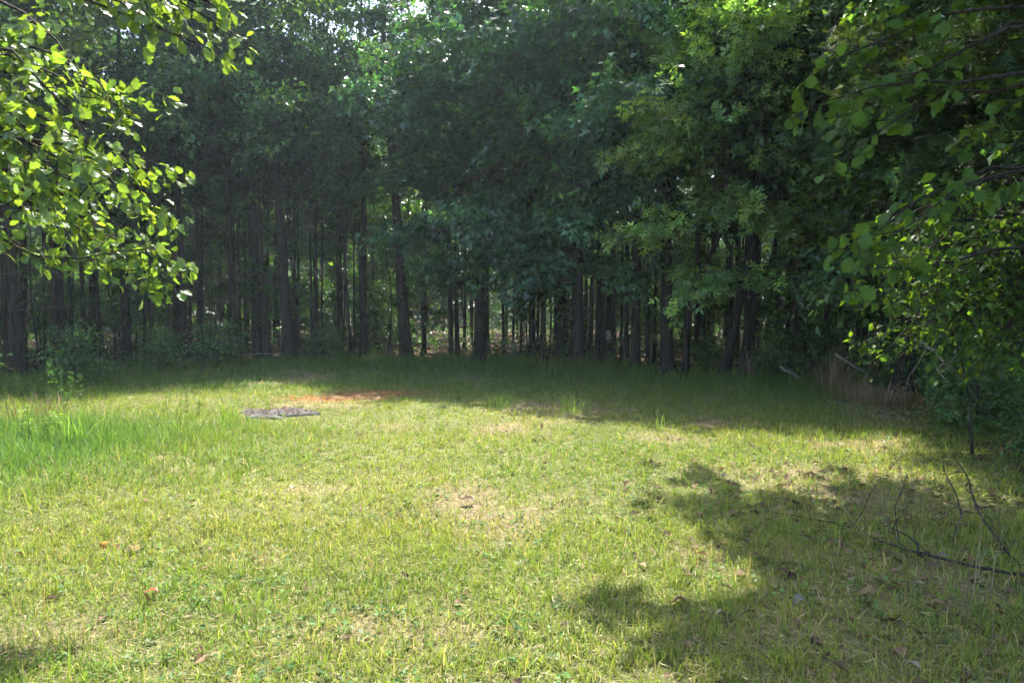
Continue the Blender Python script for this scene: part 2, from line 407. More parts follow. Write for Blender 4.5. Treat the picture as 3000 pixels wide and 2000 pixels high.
def grow_tree(name, base, H, r0, kind, lean=(0, 0), cb=.35, R=3.0, nl=22, front=False, seed=1, dens=1.0, dead=0, bend=None, nlimb=5,
              label='', group=None, cat='tree', lsize=None, col=None, root=None):
    rng = np.random.default_rng(seed); sp = SPEC[kind]
    x, y = base; root = empty(name, (x, y, float(gz(x, y))))
    tag(root, label, cat, group)
    K = 13; t = np.linspace(0, 1, K)
    tp = np.c_[lean[0] * t, lean[1] * t, -.15 + (H + .15) * t]
    wob = np.cumsum(rng.standard_normal((K, 2)) * .035 * H / 10, 0); wob -= wob[0]; tp[:, :2] += wob * t[:, None]
    if bend is not None:
        for q in range(K): tp[q, 0] += np.interp(tp[q, 2], bend[0], bend[1])
    tp = np.insert(tp, 1, tp[0] * .55 + tp[1] * .45, 0); K += 1
    tt = np.clip((tp[:, 2]) / H, 0, 1)
    tr = r0 * (1 - .86 * tt ** .9) ; tr[0] *= 1.1
    A = Acc(); tube(A, tp, tr, 10, m=0, rough=.07, rng=rng, flare=True)
    link('trunk', A.mesh('trunk', [sp['bark']], True), root)
    crown = Acc(); limbs = []
    LP = []; LD = []; LK = []
    az0 = rng.uniform(0, 6.28)
    for i in range(nl):
        u = (i + rng.uniform(.1, .9)) / nl
        az = az0 + i * 2.39996 + rng.normal(0, .3)
        dx, dy = math.cos(az), math.sin(az)
        lo = cb
        if front and dy < .35: lo = cb * .62
        elif front: lo = cb * 1.25
        th = lo + (.97 - lo) * u
        p0 = np.array([np.interp(th * H, tp[:, 2], tp[:, q]) for q in range(3)])
        v = (th - lo) / max(.05, .97 - lo)
        if kind == 'cedar': prof = (1.02 - v) ** .75 * min(1, .45 + v * 3)
        else: prof = min(1, .62 + 1.3 * v) * math.sqrt(max(.04, 1 - v ** 2.2))
        L = R * prof * rng.uniform(.75, 1.2)
        if front: L *= 1 + .12 * max(0, -dy)
        el = math.radians(8 + 48 * v + rng.normal(0, 8)) if kind != 'cedar' else math.radians(-2 + 38 * v + rng.normal(0, 7))
        d0 = np.array([dx * math.cos(el), dy * math.cos(el), math.sin(el)])
        lp = walk(p0, d0, L, 6, .07 if kind != 'cedar' else .03, .12, rng)
        rl = max(.012, min(.42 * np.interp(th * H, tp[:, 2], tr), .010 + .017 * L))
        limbs.append((L * rl, lp, rl))
        nb = max(3, int(L * 3.2 * dens) + 2)
        for b in range(nb):
            s = .18 + .82 * (b + rng.uniform(0, 1)) / nb
            q0 = lerp_path(lp, s); tg = lerp_path(lp, min(1, s + .1)) - lerp_path(lp, max(0, s - .1)); tg = tg / (np.linalg.norm(tg) + 1e-9)
            sd_ = np.cross(tg, [0, 0, 1.]); sd_ = sd_ / (np.linalg.norm(sd_) + 1e-6)
            sg = 1 if b % 2 else -1
            bd = tg * rng.uniform(.35, .9) + sd_ * sg * rng.uniform(.3, 1.0) + np.array([0, 0, rng.uniform(-.25, .45)])
            bl = (.26 + .22 * rng.random()) * max(L, 1.2) * (1.15 - .5 * s)
            bp = walk(q0, bd, bl, 4, .09, .16, rng)
            tube(crown, bp, np.linspace(max(.005, rl * .35 * (1.1 - s)), .003, 5), 3, m=1)
            n = int(sp['nper'] * min(1.8, .45 + bl) * rng.uniform(.7, 1.25))
            ss = rng.uniform(.1, 1.05, n) * 4; ii = np.minimum(ss.astype(int), 3)
            pp = bp[ii] + (bp[ii + 1] - bp[ii]) * (ss - ii)[:, None]
            od = nz(bp[ii + 1] - bp[ii])
            LP.append(pp + sp['scat'] * rng.standard_normal((n, 3)) * np.array([1, 1, .75])); LD.append(od); LK.append(np.tile(np.exp(.30 * rng.standard_normal()) * (1 + rng.normal(0, .13) * np.array([1, .3, -.6])), (n, 1)))
    limbs.sort(key=lambda q: -q[0])
    for j, (_, lp, rl) in enumerate(limbs):
        rr = np.linspace(rl, max(.004, rl * .22), len(lp))
        if j < nlimb:
            a = Acc(); tube(a, lp, rr, 6, rough=.05, rng=rng); link('limb', a.mesh('limb', [sp['bark']], True), root)
        else: tube(crown, lp, rr, 4, m=1)
    LP = np.concatenate(LP); LD = np.concatenate(LD); LK = np.concatenate(LK)
    add_leaves(crown, sp, LP, LD, rng, size=lsize, col=col, mul=LK, hang=.35 if kind != 'cedar' else -.1)
    link('crown', crown.mesh('crown', [sp['mat'], M_TWIG]), root)
    for q in range(dead):     # bare dead limbs below the crown, each with its twigs
        a = Acc(); th = rng.uniform(.12, cb + .18); az = rng.uniform(0, 6.28)
        p0 = np.array([np.interp(th * H, tp[:, 2], tp[:, k]) for k in range(3)])
        L = rng.uniform(.8, 2.2); d0 = [math.cos(az), math.sin(az), rng.uniform(-.15, .5)]
        lp = walk(p0, d0, L, 6, .05, .16, rng); tube(a, lp, np.linspace(.018, .004, 7), 4)
        for b in range(int(rng.integers(5, 11))):
            s = rng.uniform(.2, 1); q0 = lerp_path(lp, s)
            bp = walk(q0, nz(lp[-1] - lp[0]) + rng.standard_normal(3) * .7, rng.uniform(.25, .8), 4, .06, .25, rng)
            tube(a, bp, np.linspace(.006, .0022, 5), 3)
        link('dead_limb', a.mesh('dead_limb', [M_TWIG]), root)
    return root

# ------------------------------------------------------------------ the trees along the far edge, left to right
trees = []
def edge_tree(name, px, py, wpx, H, kind, label, top=None, leany=0, **k):
    b = G(px, py); r0 = wpx / F * b[1] / 2
    lean = (0, leany)
    if top is not None:                       # where the stem stands in the photo at row 500
        lean = ((top - px) / F * b[1] * H / (CAMH + 400 / F * b[1]), 0)
    k.setdefault('seed', abs(int(px)) + 3)
    t = grow_tree(name, b, H, r0, kind, lean=lean, label=label, **k); trees.append(t); return t

edge_tree('cedar_tree', 38, 1110, 50, 12, 'cedar', 'thick red-brown cedar with peeling bark at the left edge of the photo', top=25, cb=.34, R=3.6, nl=34, dead=9, nlimb=8)
edge_tree('cedar_tree', -120, 1125, 46, 12, 'cedar', 'dark cedar just past the left edge of the photo, beside the peeling cedar', cb=.3, R=3.4, nl=30, dead=4)
edge_tree('oak_tree', 370, 1066, 24, 14.5, 'oak', 'slim dark tree under the drooping tip of the sunlit oak branch', cb=.42, R=2.6, nl=22, dead=4)
edge_tree('cedar_tree', 540, 1056, 22, 14.5, 'cedar', 'dark feathery cedar between the sunlit oak branch and the broken stump', cb=.30, R=2.8, nl=34, dead=6)
edge_tree('oak_tree', 680, 1046, 20, 14.5, 'oak', 'straight dark trunk standing just right of the broken stump', cb=.45, R=3.0, nl=24, dead=3)
edge_tree('cedar_tree', 782, 1052, 20, 14, 'cedar', 'tall cedar with thin open top against the sky, left of the thick dark trunk', cb=.36, R=2.8, nl=34, dead=6, top=760)
edge_tree('oak_tree', 845, 1056, 33, 15, 'oak', 'thick dark trunk with a wide foot above the grey rock', cb=.40, R=3.6, nl=26, dead=3, top=820)
edge_tree('oak_tree', 1066, 1042, 22, 13.5, 'redoak', 'slender tree behind the patch of red dead grass', col=(.06, .125, .04), cb=.35, R=3.0, nl=24)
edge_tree('cedar_tree', 1192, 1046, 38, 12.5, 'cedar', 'dark leaning cedar bare of leaves in its lower half, with tangled dead limbs', top=1155, cb=.50, R=2.6, nl=24, dead=16, nlimb=8)
edge_tree('oak_tree', 1403, 1066, 33, 11.2, 'redoak', 'straight oak trunk at the middle of the treeline under the densest leaves', cb=.34, R=3.5, nl=44, front=True, dens=1.1)
edge_tree('oak_tree', 1560, 1052, 18, 10.5, 'redoak', 'slim oak hidden in leaves between the two straight central oak trunks', col=(.062, .135, .045), cb=.28, R=2.9, nl=32, front=True, dens=1.2)
edge_tree('oak_tree', 1695, 1072, 33, 11.8, 'redoak', 'straight oak trunk left of the small pale board, with drooping dark leaves', cb=.34, R=3.5, nl=44, front=True, dens=1.1)
edge_tree('oak_tree', 1752, 1060, 18, 12, 'oak', 'thin straight tree immediately left of the small pale board', cb=.5, R=2.2, nl=16)
SIGN_TREE = edge_tree('oak_tree', 1788, 1050, 15, 11, 'oak', 'thin dark tree carrying the small pale board', cb=.55, R=2.0, nl=14)
edge_tree('oak_tree', 1836, 1066, 15, 11, 'oak', 'thin tree immediately right of the small pale board', cb=.5, R=2.0, nl=14)
edge_tree('oak_tree', 1861, 1085, 28, 10.8, 'oak', 'dark trunk between the small pale board and the light green ash', cb=.38, R=3.0, nl=24, front=True)
edge_tree('oak_tree', 1953, 1092, 38, 11.8, 'redoak', 'thickest dark trunk under the light green leaves right of centre', cb=.40, R=3.2, nl=26)
edge_tree('ash_tree', 2006, 1104, 20, 8.2, 'ash', 'light green ash with a stem that bends right, standing out before the dark wood', cb=.46, R=2.5, nl=34, front=True, leany=-1.5,
          bend=([0, 1.9, 3.2, 9], [0, 0, .62, .9]), seed=77)
edge_tree('oak_tree', 2118, 1102, 33, 11.5, 'oak', 'trunk leaning right at the right end of the treeline', top=2235, cb=.42, R=3.0, nl=24)
edge_tree('oak_tree', 2182, 1106, 29, 11.5, 'oak', 'dark trunk beside the leaning one, close to its right', top=2215, cb=.40, R=2.8, nl=24)
edge_tree('cedar_tree', 2322, 1106, 26, 11, 'cedar', 'upright dark cedar left of the brown dry grass thicket', top=2335, cb=.32, R=3.0, nl=34, dead=4)
edge_tree('oak_tree', 2412, 1100, 21, 12, 'oak', 'dim trunk right of the upright cedar, behind the brown thicket', cb=.35, R=2.8, nl=22, top=2440)
edge_tree('oak_tree', 2480, 1085, 19, 12, 'oak', 'dim slim trunk behind the big backlit leaves on the right', cb=.35, R=2.6, nl=20)
edge_tree('oak_tree', 2610, 1172, 26, 9, 'oak', 'crooked dark tree leaning right behind the dry brush', top=2790, cb=.35, R=2.6, nl=22)
# right-hand edge, nearer the camera
def near_tree(name, x, y, H, r, kind, label, **k):
    t = grow_tree(name, (x, y), H, r, kind, label=label, **k); trees.append(t); return t
near_tree('cedar_tree', 7.6, 10.3, 10.5, .15, 'cedar', 'shaggy dark cedar filling the upper right of the photo', cb=.20, R=3.1, nl=44, dead=5, seed=301, dens=1.1, nlimb=8)
near_tree('cedar_tree', 6.4, 6.9, 8.5, .11, 'cedar', 'dark cedar at the right edge with boughs reaching into the top corner', cb=.24, R=3.1, nl=42, seed=302, dens=1.4, nlimb=8)
near_tree('oak_tree', 7.2, 12.4, 10, .12, 'oak', 'shady leafy tree behind the dry brush on the right', cb=.15, R=2.6, nl=26, seed=303)
near_tree('oak_tree', 7.6, 7.8, 10, .12, 'oak', 'leafy tree at the right edge half hidden by cedar boughs', cb=.15, R=2.8, nl=28, seed=304)
near_tree('oak_tree', 6.3, 5.0, 13, .10, 'oak', 'tall oak at the right edge whose high crown shades the lower right lawn', lean=(-1.6, -.5), cb=.50, R=5.4, nl=54, seed=306, dens=1.3, lsize=.30)
near_tree('oak_tree', -11.6, 17.5, 13, .15, 'oak', 'leafy tree added for shade behind the peeling cedar at the left edge', cb=.35, R=3.6, nl=30, seed=308)  # added to throw shade over the left of the clearing
near_tree('oak_tree', -7.9, 21.2, 15, .12, 'oak', 'tall leafy tree added for shade behind the slim one under the sunlit oak branch', cb=.4, R=3.2, nl=22, seed=309)  # also added for its shadow on the left lawn
# woodland trees further in: copies of those above
protoC = [t for t in trees if t.name.startswith('cedar')][3:5] + [trees[1]]
protoO = [trees[2], trees[4], trees[6], trees[7], trees[10], trees[15], trees[19], trees[21]]
occupied = [tuple(t.location[:2]) for t in trees]
rw = np.random.default_rng(91)
def where(x, y):
    p = 1500 + F * x / y
    return ('behind the boughs of the sunlit oak' if p < 560 else 'above and behind the grey rock' if p < 960 else 'behind the leaning cedar with dead limbs' if p < 1300 else
            'behind the two straight central oaks' if p < 1740 else 'behind the light green ash' if p < 2080 else 'behind the leaning trunk on the right' if p < 2520 else 'behind the dry brush on the right')
def scatter(n, ylo, yhi, minsd, maxsd, mind, f, tries=6000, xl=None):
    got = 0
    for _ in range(tries):
        if got >= n: break
        y = rw.uniform(ylo, yhi); hw = .78 * max(y, 4) + 3
        x = rw.uniform(-hw, hw)
        if xl and not xl(x, y): continue
        s = float(sd(np.array([x]), np.array([y]))[0])
        if not (minsd < s < maxsd): continue
        if any((x - a) ** 2 + (y - b) ** 2 < mind ** 2 for a, b in occupied): continue
        occupied.append((x, y)); f(x, y); got += 1
def cap(x, y, s, pr):
    h = max(c.dimensions[2] for c in pr.children if c.name.startswith('trunk'))
    return min(s, max(.45, (y - 11.8) / .62 / h)) if -4.5 < x < 7 else s
def far_tree(x, y):
    ced = rw.random() < .28; pr = random.choice(protoC) if ced else random.choice(protoO)
    copy_tree(pr, (x, y, float(gz(x, y))), rw.uniform(0, 6.28), (rw.uniform(.75, 1.1), cap(x, y, rw.uniform(.8, 1.1), pr)),
              'tall dark %s deep in the wood %s' % ('cedar' if ced else 'broad-leaved tree', where(x, y)), 'trees deep in the wood')
scatter(46, 21, 44, -40, -2.6, 1.7, far_tree)
scatter(14, 25, 42, -40, -4, 1.7, far_tree, xl=lambda x, y: -.62 < x / y < -.18)

# slim trees: crowded thin trunks with small high crowns
slim = []
for k, (x, y, kd) in enumerate(((-5.2, 21.9, 'oak'), (-1.9, 21.6, 'oak'), (2.3, 20.2, 'oak'), (-8.4, 20.6, 'cedar'))):
    slim.append(grow_tree('slim_tree', (x, y), 9.5 + k * .5, .055 + .008 * k, kd, lean=(random.uniform(-.4, .4), random.uniform(-.3, .3)), cb=.5, R=1.3, nl=15, seed=800 + k, nlimb=3, dead=3,
                label='slim near-black trunk ' + where(x, y), group='slim trunks crowding the edge of the wood')); occupied.append((x, y))
def far_slim(x, y):
    s = rw.uniform(.55, 1.1)
    copy_tree(random.choice(slim), (x, y, float(gz(x, y))), rw.uniform(0, 6.28), (s, cap(x, y, rw.uniform(.85, 1.2), random.choice(slim))), 'slim near-black trunk ' + where(x, y), 'slim trunks crowding the edge of the wood')
scatter(115, 12, 27, -6.5, -.3, .5, far_slim)
scatter(45, 22, 36, -16, -5, .8, far_slim)

# saplings and understorey
SAPL = 'thin leafy sapling in the shaded undergrowth between the trunks'
def make_sapling(base, H, seed, kind='oak', label=SAPL):
    return grow_tree('sapling', base, H, .018 + .004 * H, kind, lean=(random.uniform(-.3, .3), random.uniform(-.3, .2)), cb=.28, R=.36 * H, nl=14, seed=seed, nlimb=0, dens=1.5,
                     label='thin leafy sapling in the shade ' + where(*base), group='saplings of the undergrowth', lsize=.14, col=(.050, .105, .028), cat='sapling')
sap0 = []
for k, (x, y, H, kd) in enumerate(((-3.0, 22.6, 3.6, 'oak'), (1.2, 21.5, 4.4, 'oak'), (3.9, 19.4, 2.8, 'ash'), (7.0, 17.0, 3.4, 'oak'), (-7.2, 21.6, 4.2, 'cedar'))):
    sap0.append(make_sapling((x, y), H, 500 + k, kd)); occupied.append((x, y))
def far_sap(x, y):
    s = rw.uniform(.6, 1.35)
    copy_tree(random.choice(sap0), (x, y, float(gz(x, y))), rw.uniform(0, 6.28), (s * rw.uniform(.8, 1.1), s), 'thin leafy sapling in the shade ' + where(x, y), 'saplings of the undergrowth')
scatter(22, 12, 25, -5, -1.2, .8, far_sap)
scatter(80, 18, 46, -28, -2.5, .9, far_sap)
# low shrubs spilling out of the wood edge
shr = []
def shrub(x, y, sc, lab, k=[0]):
    if len(shr) < 2:
        t = grow_tree('shrub', (x, y), 1.25, .016, ('oak', 'ash')[len(shr)], cb=.06, R=.75, nl=16, seed=900 + len(shr), nlimb=0, dens=2.2, label=lab, cat='shrub', lsize=(.085, .15)[len(shr)], col=(.05, .11, .03), group='shrubs at the wood edge')
        shr.append(t); t.scale = (sc,) * 3
    else:
        k[0] += 1; copy_tree(shr[k[0] % 2], (x, y, float(gz(x, y))), rw.uniform(0, 6), (sc * 1.1, sc), lab, 'shrubs at the wood edge')
for x, y, sc, lab in ((-9.0, 14.0, .8, 'leafy shrub right of the peeling cedar'), (-8.6, 16.6, .7, 'leafy shrub behind the tall weeds at left'), (-9.4, 11.6, .7, 'low shrub by the brown brush heap at left'), (-7.9, 18.3, .8, 'low shrub at the foot of the slim tree under the oak branch'),
                      (-5.6, 20.4, .7, 'low shrub beside the thick dark trunk above the rock'), (7.0, 14.6, .8, 'low shrub behind the tall brown dry grass'), (7.5, 12.6, .9, 'shrub behind the sprawling brown thicket'), (7.0, 10.2, .8, 'shrub in the dark shade right of the brown thicket'),
                      (5.9, 8.6, .7, 'shrub under the small backlit leaves at right'), (5.6, 6.9, .6, 'low shrub at the right edge by the upright stem'), (4.9, 17.0, .6, 'low shrub between the ash and the leaning trunk'), (6.0, 15.3, .7, 'low shrub at the foot of the upright dark cedar')):
    shrub(x, y, sc, lab)
# bare poles: dead or leafless understorey stems
POLEL = 'bare thin dark stem among the crowded trunks'
poles = []
for k in range(5):
    rng = np.random.default_rng(700 + k); H = rng.uniform(3.5, 6)
    a = Acc(); p = walk((0, 0, -.1), (rng.normal(0, .06), rng.normal(0, .06), 1), H, 9, -.01, .05, rng); tube(a, p, np.linspace(.035, .008, 10), 6, rough=.05, rng=rng)
    root = empty('bare_sapling', (-2 + k * 1.3, 22.2 + .5 * k, 0)); tag(root, 'bare thin dark stem in the shade ' + where(root.location[0], root.location[1]), 'sapling', 'bare stems of the undergrowth')
    link('stem', a.mesh('stem', [M_BARK], True), root)
    for q in range(7):
        b = Acc(); t = rng.uniform(.25, .95); az = rng.uniform(0, 6.28)
        bp = walk(lerp_path(p, t), (math.cos(az), math.sin(az), rng.uniform(0, .8)), rng.uniform(.4, 1.2), 5, .03, .2, rng); tube(b, bp, np.linspace(.009, .003, 6), 3)
        link('twig', b.mesh('twig', [M_TWIG]), root)
    poles.append(root); occupied.append(tuple(root.location[:2]))
def far_pole(x, y):
    s = rw.uniform(.8, 1.3)
    copy_tree(random.choice(poles), (x, y, float(gz(x, y))), rw.uniform(0, 6.28), (s, s), 'bare thin dark stem in the shade ' + where(x, y), 'bare stems of the undergrowth')
scatter(75, 13, 34, -16, -.5, .5, far_pole)

# the far-off wood that reads as one mass
def far_wood():
    rng = np.random.default_rng(5); n = 40000
    th = rng.uniform(-1.05, 1.05, n); d = 52 + 22 * rng.random(n)
    x = np.sin(th) * d; y = np.cos(th) * d; top = 6 + 8 * fbm(x * .12, y * .12, 8, 3)
    z = top * rng.random(n) ** .8
    A = Acc()
    nn = rng.standard_normal((n, 3)); dd = rng.standard_normal((n, 3))
    place(A, T_SIMPLE[0], T_SIMPLE[1], np.c_[x, y, z], dd, nn, rng.uniform(.6, 1.2, n), leaf_cols((.045, .085, .03), .4, n, rng), 0)
    o = link('distant_woods', A.mesh('distant_woods', [M_LEAF])); tag(o, 'unbroken mass of distant leaves closing the view behind the trunks', 'woods', kind='stuff')
far_wood()

# ------------------------------------------------------------------ near boughs: left sunlit oak, right big-leaved tree
def bough_tree(name, label, base, trunk_top, r0, targets, T, lsize, col, seed, nleaf=300, per=16, spread=.32, mat=M_LEAFB, sub=5, subl=.55, zr=None):
    """a tree whose boughs reach to given points; its largest leaves are single parts, the rest one mass"""
    rng = np.random.default_rng(seed); root = empty(name, (base[0], base[1], float(gz(*base)))); tag(root, label, 'tree')
    b3 = np.array([base[0], base[1], root.location[2]])
    tt = np.array(trunk_top, float) - b3
    k = np.linspace(0, 1, 9)[:, None]
    tp = tt[None] * k + np.c_[.06 * np.sin(k * 5), .05 * np.cos(k * 4) - .05, np.zeros_like(k)]
    tp[0, 2] = -.15
    a = Acc(); tube(a, tp, np.linspace(r0, r0 * .3, 9), 10, rough=.06, rng=rng, flare=True); link('trunk', a.mesh('trunk', [M_BARK], True), root)
    LP = []; LD = []
    for tg in targets:
        tg = np.array(tg, float) - b3
        zt = np.clip((tg[2] + rng.uniform(.1, .7)) / tt[2], .15, .97); p0 = lerp_path(tp, zt)
        m = np.linspace(0, 1, 8)[:, None]; arch = np.sin(m * np.pi) * np.array([0, 0, .22])
        lp = p0 + (tg - p0) * m + arch + np.cumsum(rng.standard_normal((8, 3)) * .06, 0) * np.sin(m * np.pi * .97)
        L = np.linalg.norm(tg - p0)
        a = Acc(); tube(a, lp, np.linspace(.008 + .006 * L, .003, 8), 5)
        for q in range(sub):
            s = 1 - .65 * (q / sub) * rng.uniform(.7, 1); q0 = lerp_path(lp, s)
            bd = nz(lp[-1] - lp[4]) * .7 + rng.standard_normal(3) * np.array([.55, .55, .45])
            bp = walk(q0, bd, subl * rng.uniform(.6, 1.2), 4, .10, .16, rng); tube(a, bp, np.linspace(.005, .002, 5), 3)
            n = per; ss = rng.uniform(.0, 1.0, n) * 4; ii = np.minimum(ss.astype(int), 3)
            LP.append(bp[ii] + (bp[ii + 1] - bp[ii]) * (ss - ii)[:, None] + .055 * rng.standard_normal((n, 3)) * spread / .32); LD.append(nz(bp[ii + 1] - bp[ii]))
        link('bough', a.mesh('bough', [M_BARK], True), root)
    LP = np.concatenate(LP); LD = np.concatenate(LD); n = len(LP)
    d = LD * .5 + .6 * rng.standard_normal((n, 3)); d[:, 2] -= .45; d = nz(d)
    nn = np.array([0, -.35, .9]) + .55 * rng.standard_normal((n, 3)); nn = nz(nn - (nn * d).sum(1, keepdims=True) * d)
    sz = lsize * np.clip(np.exp(.22 * rng.standard_normal(n)), .6, 1.5)
    cc = leaf_cols(col, .2, n, rng)
    # the leaves that show largest: in frame, big, near
    w3 = LP + b3; px = 1500 + F * w3[:, 0] / w3[:, 1]; py = HY - F * (w3[:, 2] - CAMH) / w3[:, 1]
    vis = (px > 0) & (px < 3000) & (py > 0)
    score = np.where(vis, sz / w3[:, 1], 0); order = np.argsort(-score); big = [i for i in order[:nleaf] if vis[i]]; bset = set(big)
    vm = []
    for q, t in enumerate(T):
        a = Acc(); a.add(t[0], t[1], np.array(col) * (.85 + .1 * q)); vm.append(a.mesh('leaf', [mat], True))
    for i in big:
        o = bpy.data.objects.new('leaf', vm[i % len(vm)]); COL.objects.link(o); o.parent = root
        s = np.cross(d[i], nn[i])
        from mathutils import Matrix
        R_ = Matrix(((s[0], d[i][0], nn[i][0]), (s[1], d[i][1], nn[i][1]), (s[2], d[i][2], nn[i][2])))
        o.matrix_local = Matrix.Translation(LP[i]) @ (R_ * float(sz[i])).to_4x4()
    rest = np.array([i for i in range(n) if i not in bset], int)
    if len(rest):
        a = Acc()
        for q, t in enumerate(T):
            r_ = rest[q::len(T)]
            if len(r_): place(a, t[0], t[1], LP[r_], d[r_], nn[r_], sz[r_], cc[r_])
        o = link('foliage', a.mesh('foliage', [mat], True), root); o['kind'] = 'stuff'
    return root

rt = np.random.default_rng(21)
lt = []
def ptg(px, py, d, k=1.0): lt.append(P(px, py, d * k))
for px, py, d in ((60, 180, 6.2), (110, 260, 5.6), (40, 330, 5.9), (190, 300, 5.8), (120, 390, 5.4), (280, 320, 6.0), (230, 420, 5.5), (370, 360, 5.9), (330, 450, 5.6), (470, 375, 6.0), (30, 470, 5.3),
                  (150, 500, 5.6), (270, 540, 5.4), (400, 500, 5.8), (480, 480, 6.0), (60, 580, 5.5), (190, 600, 5.7), (330, 610, 5.5), (450, 590, 5.9), (480, 650, 6.0), (110, 650, 5.8),
                  (400, 690, 5.8), (450, 745, 5.9), (540, 760, 6.0), (400, 790, 5.7), (340, 720, 5.6), (470, 790, 5.8), (-80, 400, 5.5), (-90, 560, 5.7), (-80, 250, 5.8), (20, 120, 6.4)):
    ptg(px, py, d, .68)
bough_tree('oak_tree', 'sunlit bright green oak boughs reaching in from the left with large lobed leaves', (-4.5, 4.3), (-4.25, 4.35, 4.0),   .10, lt, T_OAK, .056, (.108, .195, .060), 31, per=15, sub=6, subl=.21, spread=.22)
lt = []
for px, py in ((470, 60), (560, 30), (600, 90), (620, 150), (530, 130), (690, 60), (680, 110), (430, 20), (640, 20), (580, -40), (520, -60)):
    ptg(px, py, 3.4 + .15 * rt.random())
bough_tree('oak_tree', 'oak with sunlit leaf sprays hanging at the top of the photo, left of centre', (-4.4, 2.9), (-4.0, 3.1, 4.4), .09, lt, T_OAK, .058, (.095, .165, .050), 33, nleaf=150, per=9, sub=6, subl=.19, spread=.22)
lt = []
for px, py, d in ((2330, 260, 5.2), (2400, 280, 5.2), (2360, 320, 5.1), (2490, 320, 5.4),
                  (2510, 690, 4.9), (2540, 740, 4.9), (2500, 790, 4.9), (2640, 730, 5.2), (2750, 120, 5.8), (2840, 380, 5.6), (2440, 490, 5.0)):
    ptg(px, py, d)
bough_tree('hickory_tree', 'tree with very large backlit yellow-green leaves hanging in from the right', (5.0, 5.4), (4.9, 5.6, 5.6), .10, lt, T_WIDE, .092, (.060, .125, .028), 35, mat=M_LEAFR, nleaf=200, per=7, sub=5, subl=.26)
lt = []
for k in range(46):
    ptg(rt.uniform(2560, 3050), rt.uniform(560, 1000), rt.uniform(6.0, 8.0))
bough_tree('elm_tree', 'tree with small backlit leaves in the shade low on the right edge', (5.9, 7.2), (5.9, 7.3, 5.2), .08, lt, [T_SIMPLE, T_SIMPLE], .08, (.075, .155, .034), 37, nleaf=120, per=12, sub=6, subl=.55, mat=M_LEAFR)

